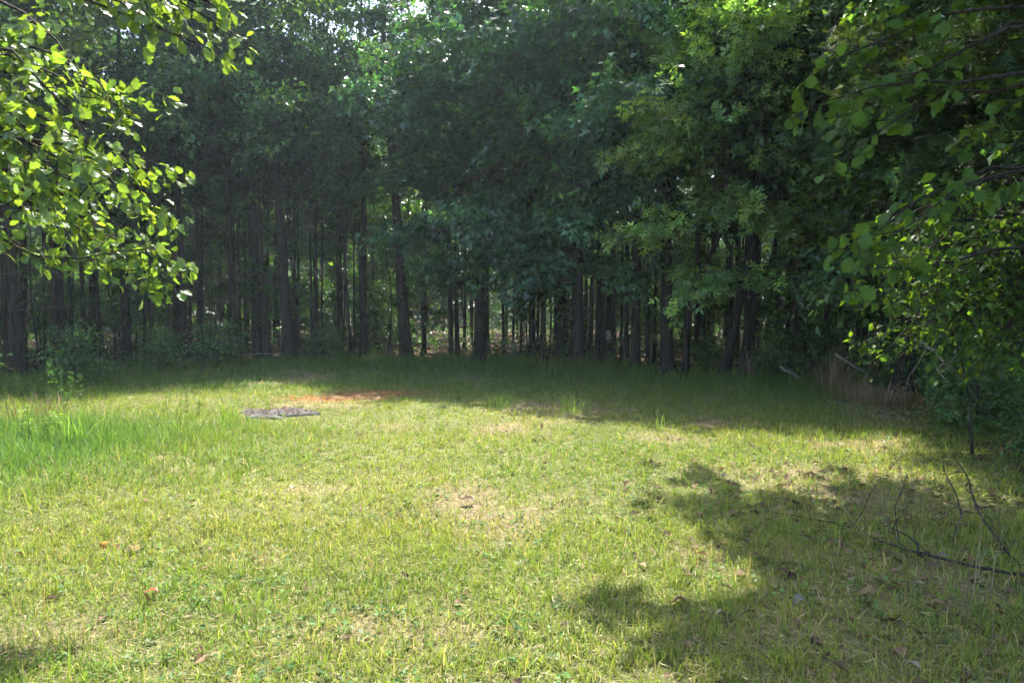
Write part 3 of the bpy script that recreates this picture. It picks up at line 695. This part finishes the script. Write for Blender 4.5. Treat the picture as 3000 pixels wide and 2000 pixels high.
# ------------------------------------------------------------------ grass
def grass():
    rng = np.random.default_rng(17)
    X = []; Y = []; Dn = []
    def samp(n, y0, y1, tuft):
        y = rng.uniform(y0, y1, int(n * 3)); hw = .80 * y + 1.8; mx = .80 * y1 + 1.8
        x = rng.uniform(-mx, mx, len(y)); ok = np.abs(x) < hw; x, y = x[ok][:n], y[ok][:n]
        if tuft:
            k = tuft; x = np.repeat(x, k); y = np.repeat(y, k); r = rng.uniform(.02, .06, len(x))
            a = rng.uniform(0, 6.28, len(x)); q = np.sqrt(rng.random(len(x)))
            return x + r * q * np.cos(a), y + r * q * np.sin(a), np.repeat(rng.random(len(x) // k), k)
        return x, y, rng.random(len(x))
    parts = []
    for (n, y0, y1, k) in ((85000, 1.6, 5, 0), (7500, 1.6, 5, 12), (80000, 5, 9, 0), (6000, 5, 9, 12), (80000, 9, 14, 0), (5200, 9, 14, 12), (110000, 14, 22.5, 0), (4500, 14, 22.5, 10)):
        x, y, tid = samp(n, y0, y1, k); parts.append((x, y, tid, np.full(len(x), bool(k))))
    x, y, tid, tuft = (np.concatenate(q) for q in zip(*parts))
    s = sd(x, y); bm = baremask(x, y)
    rk = np.hypot((x - ROCKC[0]) / .74, (y - ROCKC[1]) / .5) + (fbm(x * 5, y * 5, 19) - .5) * 1.2
    red = np.clip(1.6 - np.hypot((x - RED[0]) / 1.05, (y - RED[1] - .35 * (x - RED[0])) / .5) * 1.1, 0, 1)
    rn = fbm(x * .8 + 30, y * .8, 61, 3)
    pat = np.clip(fbm(x * 2.6, y * 2.6, 71, 3) * 2.6 - .35, .6, 1)
    keep = rng.random(len(x)) < np.clip(1 - bm * .88, 0, 1) * np.where(tuft, np.sqrt(pat), pat) * np.clip(1.1 + s / 1.1 + (rn - .5) * 2, 0.0, 1) * ((rk > 1) | (rng.random(len(x)) < .07)) 
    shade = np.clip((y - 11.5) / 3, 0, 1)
    x, y, tid, tuft, s, bm, red, rn, shade = (q[keep] for q in (x, y, tid, tuft, s, bm, red, rn, shade))
    n = len(x); d = np.hypot(x, y)
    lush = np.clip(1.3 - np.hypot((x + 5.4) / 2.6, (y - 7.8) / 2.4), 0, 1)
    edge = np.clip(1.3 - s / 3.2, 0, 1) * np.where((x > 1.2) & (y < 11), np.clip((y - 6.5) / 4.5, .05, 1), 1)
    big = fbm(x * .55, y * .55, 5, 3)
    h = .022 + .030 * big + .034 * (tuft) * rng.random(n) + .11 * lush + .22 * edge * big + .05 * shade
    h *= np.exp(.33 * rng.standard_normal(n)); h = np.clip(h, .02, .5) * (1 - .45 * red) * np.where(tuft, 1.25, 1.0)
    tall = rng.random(n) < .006; h[tall] *= 1.7
    az = rng.uniform(0, 6.28, n); tilt = np.abs(rng.normal(.42, .28, n)); tilt = np.where(rng.random(n) < .30, tilt + .7, tilt)
    dirx, diry = np.cos(az), np.sin(az)
    wd = (.0020 + .0014 * rng.random(n)) * np.clip(.6 + d * .10, 1.0, 2.6)
    wa = rng.uniform(0, 3.14, n); wx, wy = np.cos(wa) * wd, np.sin(wa) * wd
    z0 = gz(x, y) - .004
    # colour of each blade
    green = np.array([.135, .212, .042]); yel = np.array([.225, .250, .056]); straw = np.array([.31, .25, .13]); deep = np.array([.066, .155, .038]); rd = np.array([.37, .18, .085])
    m = np.clip(rn * 1.5 - .25 + .3 * (tid - .5) + .22 * rng.standard_normal(n), 0, 1)[:, None]
    c = green * (1 - m) + yel * m
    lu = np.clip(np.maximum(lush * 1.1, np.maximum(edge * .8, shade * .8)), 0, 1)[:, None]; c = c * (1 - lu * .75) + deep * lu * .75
    dry = (rng.random(n) < .13 + .3 * bm - .12 * lush - .08 * shade)[:, None]; c = np.where(dry, straw * (.7 + .6 * rng.random((n, 1))), c)
    rb = np.clip(1 - np.hypot((x - 6.6) / 1.4, (y - 11.5) / 2.4), 0, 1); brn = (rng.random(n) < rb * 1.5)[:, None]
    c = np.where(brn, np.array([.24, .17, .10]) * (.6 + .7 * rng.random((n, 1))), c)
    isr = (rng.random(n) < red * 1.5)[:, None]; c = np.where(isr, rd * (.7 + .6 * rng.random((n, 1))), c)
    c = c * np.exp(.16 * rng.standard_normal((n, 1)))
    A = Acc()
    near = d < 8
    i = np.where(near)[0]
    def pt(i, t, k):       # point along blade i
        th = tilt[i] * (.35 + .9 * t * k)
        return np.stack([x[i] + dirx[i] * h[i] * t * np.sin(th), y[i] + diry[i] * h[i] * t * np.sin(th), z0[i] + h[i] * t * np.cos(np.minimum(th, 1.5))], 1)
    W = np.stack([wx, wy, np.zeros(n)], 1)
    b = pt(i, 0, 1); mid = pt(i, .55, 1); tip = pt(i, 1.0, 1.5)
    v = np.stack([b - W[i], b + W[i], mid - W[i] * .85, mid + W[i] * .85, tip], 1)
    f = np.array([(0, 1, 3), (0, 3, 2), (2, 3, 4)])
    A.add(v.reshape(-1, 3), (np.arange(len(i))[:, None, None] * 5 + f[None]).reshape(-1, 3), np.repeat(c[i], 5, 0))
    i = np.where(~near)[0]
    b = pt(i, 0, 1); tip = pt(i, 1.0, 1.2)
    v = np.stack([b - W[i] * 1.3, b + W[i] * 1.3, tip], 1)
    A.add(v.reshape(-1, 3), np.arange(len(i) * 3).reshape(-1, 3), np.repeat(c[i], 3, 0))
    o = link('grass', A.mesh('grass', [M_GRASS])); tag(o, 'short patchy meadow grass covering the clearing, green and straw coloured', 'grass', kind='stuff')
    # lying straw / thatch
    A = Acc(); n = 70000
    y = 1.6 + 12 * rng.random(n) ** 1.5; x = rng.uniform(-1, 1, n) * (.8 * y + 1.8); s = sd(x, y)
    ok = (s > -.8) & (np.hypot((x - ROCKC[0]) / .8, (y - ROCKC[1]) / .55) > 1); x, y = x[ok], y[ok]; n = len(x)
    dd = np.c_[rng.standard_normal((n, 2)), rng.normal(0, .16, n)]; nn = np.c_[rng.normal(0, .5, (n, 2)), np.ones(n)]
    tv = np.array([(-.5, 0, 0), (.5, 0, 0), (0, 1, .06)]); tf = np.array([(0, 1, 2)])
    L = rng.uniform(.03, .09, n)
    cc = np.array([.22, .195, .10]) * np.exp(.38 * rng.standard_normal((n, 1)))
    place(A, tv, tf, np.c_[x, y, gz(x, y) + rng.uniform(.004, .03, n)], dd, nn, L, cc, wid=(.0035 + .0025 * rng.random(n)) * np.clip(.7 + y * .08, 1, 2) / L)
    o = link('dry_thatch', A.mesh('dry_thatch', [M_DRY])); tag(o, 'dead straw and clippings lying between the grass blades', 'straw', kind='stuff')
grass()

def lawn_weeds():
    rng = np.random.default_rng(47); n = 3800
    y = 1.6 + 13 * rng.random(n) ** 1.4; x = rng.uniform(-1, 1, n) * (.8 * y + 1.8); ok = (sd(x, y) > .2) & (fbm(x * 1.4, y * 1.4, 23) > .47); x, y = x[ok], y[ok]; k = 5
    n = len(x); tone = np.repeat(np.exp(.25 * rng.standard_normal((n, 1))), k, 0); a = rng.uniform(0, 6.28, n * k); r = np.repeat(rng.uniform(.02, .06, n), k)
    x = np.repeat(x, k) + r * np.cos(a) * rng.random(n * k); y = np.repeat(y, k) + r * np.sin(a) * rng.random(n * k); n *= k
    A = Acc(); place(A, T_SIMPLE[0], T_SIMPLE[1], np.c_[x, y, gz(x, y) + rng.uniform(.01, .045, n)], np.c_[np.cos(a), np.sin(a), rng.uniform(-.2, .5, n)], np.c_[rng.normal(0, .3, (n, 2)), np.ones(n)], rng.uniform(.018, .042, n),
                     np.array([.085, .165, .045]) * tone * np.exp(.15 * rng.standard_normal((n, 1))), wid=rng.uniform(1, 1.6, n))
    o = link('lawn_weeds', A.mesh('lawn_weeds', [M_GRASS])); tag(o, 'small broad-leaved weeds growing low among the grass', 'weeds', kind='stuff')
lawn_weeds()

def litter():
    rng = np.random.default_rng(29); n = 60000
    y = 1.5 + 38.5 * rng.random(n) ** 1.3; x = rng.uniform(-1, 1, n) * (.85 * y + 3); s = sd(x, y)
    p = np.clip(.45 - s / 1.2 + (fbm(x * .9, y * .9, 66) - .5) * 2.2, 0, 1)
    lr = np.clip(1.5 - np.hypot((x - 3.2) / 2.0, (y - 4.6) / 3.0), 0, 1) * .34
    ok = rng.random(n) < np.maximum(p, np.maximum(lr, .022)); x, y = x[ok], y[ok]; n = len(x)
    A = Acc(); nn = np.c_[rng.normal(0, .35, (n, 2)), np.ones(n)]; dd = np.c_[rng.standard_normal((n, 2)), rng.normal(0, .2, n)]
    cc = np.array([.115, .075, .045]) * np.exp(.45 * rng.standard_normal((n, 1)))
    pale = rng.random(n) < .03; cc[pale] = np.array([.30, .25, .21]) * (.7 + .5 * rng.random((pale.sum(), 1)))
    place(A, T_SIMPLE[0], T_SIMPLE[1], np.c_[x, y, gz(x, y) + rng.uniform(.006, .035, n)], dd, nn, rng.uniform(.05, .11, n), cc)
    o = link('leaf_litter', A.mesh('leaf_litter', [M_DRY])); tag(o, 'brown fallen leaves on the woodland floor and in thin grass', 'litter', kind='stuff')
litter()

def undergrowth():
    rng = np.random.default_rng(83); n = 60000
    y = rng.uniform(4, 42, n); x = rng.uniform(-1, 1, n) * (.8 * y + 3); s = sd(x, y)
    den = fbm(x * .45, y * .45, 93, 3)
    ok = (s < -.3) & (rng.random(n) < np.clip((den - .36) * 4, .05, 1) * np.clip(-s / 1.2, .25, 1)); x, y, den, s = x[ok], y[ok], den[ok], s[ok]; n = len(x)
    top = .18 + 1.5 * np.clip(den - .35, 0, 1) * np.clip(-s / 2.5, .35, 1.3)
    z = gz(x, y) + top * rng.random(n) ** .7
    A = Acc(); place(A, T_SIMPLE[0], T_SIMPLE[1], np.c_[x, y, z], np.c_[rng.standard_normal((n, 2)), rng.normal(-.1, .4, n)], np.c_[rng.normal(0, .5, (n, 2)), np.ones(n)], rng.uniform(.09, .2, n), leaf_cols((.042, .095, .028), .35, n, rng))
    k = n // 12; j = rng.integers(0, n, k)
    p0 = np.c_[x[j], y[j], gz(x[j], y[j]) - .02]; p1 = np.c_[x[j] + rng.normal(0, .1, k), y[j] + rng.normal(0, .1, k), z[j] + .1]
    dv = p1 - p0; place(A, np.array([(-.5, 0, 0), (.5, 0, 0), (0, 1, 0)]), np.array([(0, 1, 2)]), p0, dv, rng.standard_normal((k, 3)), np.linalg.norm(dv, axis=1), np.tile((.08, .07, .05), (k, 1)), wid=.014 / np.linalg.norm(dv, axis=1))
    o = link('undergrowth', A.mesh('undergrowth', [M_LEAF])); tag(o, 'low leafy ground cover in the shade under the trees', 'undergrowth', kind='stuff')
undergrowth()

# ------------------------------------------------------------------ smaller things
def on_ground(px, py):
    b = G(px, py); return np.array([b[0], b[1], float(gz(b[0], b[1]))])

def rock():
    rng = np.random.default_rng(3); c = on_ground(795, 1212)
    root = empty('rock_outcrop', tuple(c)); tag(root, 'flat grey rock showing through the grass left of the red dead grass', 'rock')
    for k, (ox, oy, rx, ry, hh) in enumerate(((-.12, 0, .42, .36, .055), (.40, .10, .26, .25, .045), (.12, .33, .32, .16, .05), (-.42, .26, .16, .14, .04), (.02, -.33, .30, .10, .03))):
        A = Acc(); nr, na = 9, 26; v = [(ox, oy, hh)]; 
        ph = rng.uniform(0, 6)
        for r in range(1, nr + 1):
            for a in range(na):
                t = a / na * 2 * math.pi; q = r / nr
                ed = 1 + .22 * math.sin(3 * t + ph) + .13 * math.sin(7 * t + ph * 2) + rng.normal(0, .03)
                x = ox + rx * q * ed * math.cos(t); y = oy + ry * q * ed * math.sin(t)
                z = hh * .9 * (1 - q ** 4) + .014 * float(fbm(x * 9, y * 9, 55 + k)) - (.07 if r == nr else 0) + rng.normal(0, .0025)
                v.append((x, y, z))
        f = [(0, 1 + a, 1 + (a + 1) % na) for a in range(na)]
        for r in range(nr - 1):
            for a in range(na):
                i = 1 + r * na + a; j = 1 + r * na + (a + 1) % na
                f += [(i, i + na, j + na), (i, j + na, j)]
        cc = np.array([.075, .070, .067]) * (.25 + 1.5 * fbm(np.array([p[0] for p in v]) * 6, np.array([p[1] for p in v]) * 6, 4)[:, None])
        A.add(v, f, cc); link('slab', A.mesh('slab', [M_ROCK], True), root)
    A = Acc(); n = 240
    x = rng.normal(0, .45, n); y = rng.normal(.02, .22, n)
    place(A, T_SIMPLE[0], T_SIMPLE[1], np.c_[x, y, .055 + .02 * rng.random(n)], np.c_[rng.standard_normal((n, 2)), rng.normal(0, .2, n)], np.c_[rng.normal(0, .4, (n, 2)), np.ones(n)],
          rng.uniform(.025, .06, n), np.array([.11, .065, .04]) * np.exp(.5 * rng.standard_normal((n, 1))))
    o = link('fallen_leaves', A.mesh('fallen_leaves', [M_DRY])); o.location = tuple(c); tag(o, 'scatter of dead leaf bits lying on the flat grey rock', 'leaves', kind='stuff')
rock()

def stick(name, label, pts, r0, r1, subs=0, seed=1, mat=M_DEAD, cat='branch', group=None, twig=.5):
    """a dead branch through the given points; its side twigs are parts"""
    rng = np.random.default_rng(seed); pts = np.array(pts, float); b = pts[0].copy()
    root = empty(name, tuple(b)); tag(root, label, cat, group); pts = pts - b
    t = np.linspace(0, 1, len(pts)); tt = np.linspace(0, 1, max(8, len(pts) * 3))
    p = np.stack([np.interp(tt, t, pts[:, k]) for k in range(3)], 1); p += rng.standard_normal(p.shape) * r0 * .25
    A = Acc(); tube(A, p, np.linspace(r0, r1, len(p)), 7, rough=.08, rng=rng); link('stem', A.mesh('stem', [mat], True), root)
    for q in range(subs):
        a = Acc(); s = rng.uniform(.15, .95); bp = walk(lerp_path(p, s), nz(pts[-1] - pts[0]) * .6 + rng.standard_normal(3) * .6 + np.array([0, 0, .25]), rng.uniform(.4, 1.2) * twig, 5, .03, .25, rng)
        tube(a, bp, np.linspace(r0 * .35, .002, 6), 4); link('twig', a.mesh('twig', [mat]), root)
    return root

def gp(px, py, up=0.02):
    c = on_ground(px, py); c[2] += up; return c
# fallen branch in the lower right shade
d0 = 5.0
stick('fallen_branch', 'crooked fallen branch lying in the shaded grass at the lower right', [gp(3080, 1745, .05), gp(2900, 1720, .06), gp(2760, 1690, .07), gp(2660, 1655, .05), gp(2540, 1600, .04), gp(2500, 1560, .05)], .011, .003, 7, 3, M_BARK, twig=.6)
b = gp(2740, 1680, .08)
stick('upright_branch', 'dark forked twig rising from the crooked fallen branch', [b, P(2715, 1640, 4.05), P(2705, 1600, 4.1), P(2690, 1585, 4.15)], .014, .004, 2, 5, M_BARK, twig=.2)
stick('bent_stem', 'thin dark stem bending down beside the fallen branch', [gp(2815, 1640, .0), P(2818, 1560, 4.6), P(2836, 1520, 4.7), P(2818, 1450, 4.8), P(2785, 1395, 5.0), P(2770, 1340, 5.2)], .007, .003, 2, 7, M_BARK, cat='stem', twig=.3)
stick('slanting_stem', 'long thin dark stem slanting out of the bottom right of the photo', [gp(3040, 1705, 0), P(2960, 1610, 4.3), P(2880, 1500, 4.6), P(2850, 1400, 4.9), P(2800, 1330, 5.2)], .010, .004, 3, 9, M_BARK, cat='stem', twig=.5)
stick('vertical_stem', 'thin dark upright stem at the right edge in front of the black shade', [gp(2862, 1345, 0), P(2855, 1250, 7.2), P(2850, 1170, 7.2), P(2820, 1060, 7.3), P(2790, 960, 7.4)], .018, .007, 4, 11, M_BARK, cat='stem', twig=.8)
# pale broken sticks in the wood
stick('leaning_stick', 'pale broken stick leaning in the wood left of the small pale board', [gp(1490, 1050, 0), P(1500, 1030, 20.8), P(1515, 1000, 20.9)], .035, .02, 1, 13, M_DEAD, cat='stick', twig=.4)
for k, (q, lab) in enumerate((
        (((2020, 1062, 17.8), (2090, 1058, 17.8), (2200, 1064, 17.6), (2255, 1070, 17.6)), 'long pale fallen pole lying level behind the leaning trunk'),
        (((2040, 1082, 17.2), (2090, 1070, 17.3), (2120, 1062, 17.4)), 'short grey fallen branch at the foot of the leaning trunk'),
        (((2450, 1035, 13.4), (2490, 1065, 13.2), (2540, 1090, 13.0)), 'pale crooked branch above the brown dry thicket'),
        (((2290, 1075, 14.6), (2350, 1110, 14.2), (2420, 1150, 13.6)), 'thin dead branch slanting into the brown dry thicket'),
        (((2680, 990, 9.0), (2740, 1030, 8.8), (2800, 1090, 8.6)), 'thin dead branch slanting down in the shade on the right'),
        (((540, 1015, 22), (600, 1025, 22.2), (690, 1035, 22.5)), 'dead branch lying behind the broken stump'),
        (((600, 1045, 21), (625, 1010, 21), (645, 965, 21.2), (632, 900, 21.4)), 'pale dead sapling rising beside the broken stump'),
        (((300, 960, 19.5), (340, 985, 19.4), (362, 1000, 19.3)), 'thin dead branch leaning by the slim dark tree at left'),
        (((700, 1040, 20.6), (760, 1037, 20.8), (830, 1035, 21)), 'fallen grey log behind the thick dark trunk'),
        (((1290, 1050, 20.9), (1350, 1045, 21), (1390, 1042, 21)), 'sunlit fallen branch left of the middle oak trunk'))):
    stick('dead_branch', lab, [P(*a) for a in q], .028, .008, 5, 20 + k, M_DEAD, twig=.7)

def stump():
    c = on_ground(636, 1046); rng = np.random.default_rng(8); root = empty('tree_stump', tuple(c)); tag(root, 'dark broken stump among dead sticks at the edge of the wood', 'stump')
    A = Acc(); r = .16; h = .55
    k = 12; ang = np.linspace(0, 2 * np.pi, k, endpoint=False); rr = r * (1 + .1 * rng.standard_normal(k))
    rows = [(-.1, 1.5), (.08, 1.15), (.3, 1.0)]
    v = [(math.cos(a) * q * s, math.sin(a) * q * s, z) for z, s in rows for a, q in zip(ang, rr)]
    v += [(math.cos(a) * q, math.sin(a) * q, h * (.7 + .45 * rng.random())) for a, q in zip(ang, rr)]
    v.append((0, 0, h * .62)); f = []
    for j in range(3):
        for a in range(k):
            i, q = j * k + a, j * k + (a + 1) % k; f += [(i, q, q + k), (i, q + k, i + k)]
    f += [(3 * k + a, 3 * k + (a + 1) % k, 4 * k) for a in range(k)]
    A.add(v, f); link('wood', A.mesh('wood', [M_BARK]), root)
stump()

def board():
    dd = CAMH * F / (1050 - HY) - .16; c = P(1777, 982, dd); root = empty('board_sign', tuple(c)); tag(root, 'small pale square board fixed tilted to a thin tree', 'sign')
    root.rotation_euler = (0, math.radians(-9), math.radians(8))
    def slab(name, w, h, t, off, col):
        A = Acc(); w /= 2; h /= 2
        v = [(x, y, z) for y in (-t / 2, t / 2) for x, z in ((-w, -h), (w, -h), (w, h), (-w, h))]; v = np.array(v) + np.array(off)
        f = [(0, 1, 2), (0, 2, 3), (5, 4, 7), (5, 7, 6), (4, 0, 3), (4, 3, 7), (1, 5, 6), (1, 6, 2), (3, 2, 6), (3, 6, 7), (4, 5, 1), (4, 1, 0)]
        A.add(v, f, col); return link(name, A.mesh(name, [M_PAINT]), root)
    slab('panel', .28, .27, .018, (0, 0, 0), (.42, .38, .34)); slab('mark', .03, .10, .003, (.01, -.0115, 0), (.14, .11, .10))
    slab('batten', .03, .5, .02, (.02, .022, -.05), (.12, .10, .08))
board()

def clump(name, label, base, n, hmin, hmax, spread, col, cat='plant', seed=1, leafy=False, mat=M_GRASS, lw=.008, bendy=.5):
    """a tussock of long blades, or leafy weed stalks"""
    rng = np.random.default_rng(seed); root = empty(name, (base[0], base[1], float(gz(base[0], base[1])))); tag(root, label, cat)
    if not leafy:
        A = Acc()
        for k in range(n):
            a = rng.uniform(0, 6.28); r = spread * math.sqrt(rng.random()); h = rng.uniform(hmin, hmax)
            p0 = np.array([r * math.cos(a), r * math.sin(a), -.01]); t = np.linspace(0, 1, 6)[:, None]; out = rng.uniform(.1, 1) * bendy * h; a2 = a + rng.normal(0, .6)
            p = p0 + np.c_[math.cos(a2) * out * t ** 2, math.sin(a2) * out * t ** 2, h * (t - .28 * (out / h) * t ** 3)]
            wv = np.array([-math.sin(a2 + rng.normal(0, .7)), math.cos(a2), 0]) * lw * .5; wt = (1 - t ** 2.2) + .03
            v = np.concatenate([p - wv * wt, p + wv * wt]); f = [q for j in range(5) for q in ((j, j + 6, j + 7), (j, j + 7, j + 1))]
            A.add(v, f, np.array(col) * math.exp(rng.normal(0, .25)))
        o = link('blades', A.mesh('blades', [mat]), root); o['kind'] = 'stuff'
    else:
        for k in range(n):
            a = rng.uniform(0, 6.28); r = spread * math.sqrt(rng.random()) if n > 1 else 0; h = rng.uniform(hmin, hmax)
            p = walk((r * math.cos(a), r * math.sin(a), -.02), (rng.normal(0, .12), rng.normal(0, .12), 1), h, 6, -.01, .05, rng)
            A = Acc(); tube(A, p, np.linspace(.005, .002, 7), 4, m=1, col=(.08, .12, .04))
            m = int(h * 60) + 8; s = rng.uniform(.12, 1, m); pp = np.array([lerp_path(p, q) for q in s]); aa = rng.uniform(0, 6.28, m)
            dd = np.c_[np.cos(aa), np.sin(aa), rng.uniform(-.1, .6, m)]
            place(A, T_SIMPLE[0], T_SIMPLE[1], pp, dd, np.c_[rng.normal(0, .2, (m, 2)), np.ones(m)], rng.uniform(.05, .09, m) * (1.15 - .5 * s), leaf_cols(col, .2, m, rng), wid=np.full(m, .55))
            link('stalk', A.mesh('stalk', [mat, M_GRASS]), root)
    return root

W = (.055, .115, .040); YG = (.13, .21, .045)
clump('weed_clump', 'tall leafy weed stalks in the shade right of the peeling cedar', G(185, 1190), 6, .5, .95, .35, W, 'weeds', 41, True, M_LEAF)
clump('weed_clump', 'dark leafy weeds at the foot of the peeling cedar', G(90, 1165), 8, .3, .6, .5, W, 'weeds', 42, True, M_LEAF)
clump('weed_stalk', 'single sunlit weed stalk standing at the shadow edge, middle of the clearing', G(1347, 1182), 1, .42, .43, 0, YG, 'weeds', 43, True, M_LEAF)
clump('weed_clump', 'young leafy weeds in the sun at the left edge of the lawn', G(75, 1300), 5, .3, .5, .3, YG, 'weeds', 44, True, M_LEAF)
clump('weed_clump', 'two slim weed stalks in the tall sunlit grass at left', G(560, 1225), 2, .3, .5, .12, YG, 'weeds', 45, True, M_LEAF)
clump('grass_tussock', 'arching long-bladed grass tussock in the sun at left', G(215, 1310), 70, .35, .65, .16, (.12, .21, .05), 'grass', 46, lw=.009, bendy=1.0)
clump('grass_tussock', 'upright yellow-green grass tussock left of the grey rock', G(670, 1240), 55, .25, .62, .12, (.16, .24, .05), 'grass', 47, lw=.008, bendy=.45)
clump('grass_tussock', 'grass tussock right of the single weed stalk at the shadow edge', G(1470, 1205), 60, .18, .36, .22, (.13, .21, .05), 'grass', 48, bendy=.7)
clump('grass_tussock', 'broad sunlit grass tussock below the small pale board', G(1690, 1210), 70, .2, .42, .25, (.14, .22, .05), 'grass', 49, bendy=.7)
clump('grass_tussock', 'lush grass tussock at the right end of the sunlit lawn', G(1930, 1255), 45, .12, .28, .35, (.14, .21, .05), 'grass', 50, bendy=.7)
clump('grass_tussock', 'iris-like upright blades between the trunks at the right end of the treeline', G(2230, 1110), 26, .4, .8, .18, (.06, .12, .05), 'grass', 51, lw=.03, bendy=.3)
clump('grass_tussock', 'sunlit lone grass tuft in the lower right shade', G(2470, 1610), 9, .12, .22, .02, (.16, .24, .05), 'grass', 52, lw=.007, bendy=.3)
clump('dry_grass_tussock', 'tall brown dry grass standing before the upright dark cedar', G(2445, 1140), 150, .4, .95, .35, (.25, .17, .10), 'dry grass', 53, mat=M_DRY, lw=.008, bendy=.6)
clump('dry_grass_tussock', 'low brown dry grass thicket sprawling on the right', G(2560, 1185), 170, .25, .6, .55, (.28, .20, .12), 'dry grass', 54, mat=M_DRY, lw=.007, bendy=.9)
clump('dry_grass_tussock', 'pale dry stalks beside the dark trunk right of the leaning one', G(2205, 1110), 26, .5, 1.0, .08, (.26, .18, .11), 'dry grass', 55, mat=M_DRY, lw=.009, bendy=.25)
clump('dry_grass_tussock', 'thin dry stalks arching over the lower right shade', G(2700, 1600), 50, .35, .8, .7, (.15, .13, .07), 'dry grass', 56, mat=M_DRY, lw=.0045, bendy=.9)
clump('dry_grass_tussock', 'thin dry stalks in the bottom right corner', G(2850, 1860), 40, .3, .6, .5, (.15, .13, .07), 'dry grass', 57, mat=M_DRY, lw=.004, bendy=.9)
clump('dry_grass_tussock', 'brown brush heap left of the arching tussock', G(60, 1245), 110, .15, .45, .6, (.17, .10, .06), 'dry grass', 58, mat=M_DRY, lw=.009, bendy=1.0)

# single dead leaves on the lawn
for k, (px, py, s, c, lab) in enumerate(((1388, 1497, .11, (.17, .135, .115), 'curled grey-brown dead leaf in the middle of the lawn'), (300, 1597, .075, (.50, .22, .04), 'orange dead leaf on the lawn at left'),
        (372, 1617, .07, (.24, .16, .06), 'brown dead leaf right of the orange one'), (443, 1772, .07, (.50, .24, .17), 'pinkish dead leaf standing in the grass at lower left'),
        (2024, 1805, .085, (.20, .14, .10), 'dark curled dead leaf at the edge of the lower right shade'), (2890, 1690, .12, (.13, .065, .035), 'brown dead leaf hanging by the crooked fallen branch'),
        (2140, 1853, .06, (.26, .20, .15), 'pale dead leaf in the lower right shade'), (2378, 1800, .07, (.16, .15, .15), 'grey dead leaf lying in the lower right shade'))):
    c3 = on_ground(px, py); A = Acc(); t = T_OAK[k % 5]; v = t[0].copy(); v[:, 2] += .5 * v[:, 0] ** 2 * 2.2 + .18 * np.sin(v[:, 1] * 4); A.add(v, t[1], c)
    o = link('dead_leaf', A.mesh('dead_leaf', [M_DRY], True)); o.location = (c3[0], c3[1], c3[2] + .035); o.scale = (s,) * 3; o.rotation_euler = (random.uniform(-.5, .9), random.uniform(-.5, .5), random.uniform(0, 6)); tag(o, lab, 'leaf')

# ------------------------------------------------------------------ thin scattering volume added to lift the darks like sun glare
def glare_veil(density):
    m, N, L = newmat('glare_veil'); v = N.new('ShaderNodeVolumePrincipled'); v.inputs['Color'].default_value = (.74, .90, 1, 1)
    v.inputs['Density'].default_value = density; v.inputs['Anisotropy'].default_value = .35
    o = N.new('ShaderNodeOutputMaterial'); L.new(v.outputs[0], o.inputs['Volume'])
    A = Acc(); x0, x1, y0, y1, z0, z1 = -165, 165, -165, 205, -1.2, 22
    vv = [(x, y, z) for z in (z0, z1) for x, y in ((x0, y0), (x1, y0), (x1, y1), (x0, y1))]
    A.add(vv, [(0, 2, 1), (0, 3, 2), (4, 5, 6), (4, 6, 7), (0, 1, 5), (0, 5, 4), (1, 2, 6), (1, 6, 5), (2, 3, 7), (2, 7, 6), (3, 0, 4), (3, 4, 7)])
    b = link('glare_veil', A.mesh('glare_veil', [m])); tag(b, 'thin bluish volume added over clearing and wood to imitate a veil of sun glare', 'glare_veil', kind='stuff')
glare_veil(.0008)
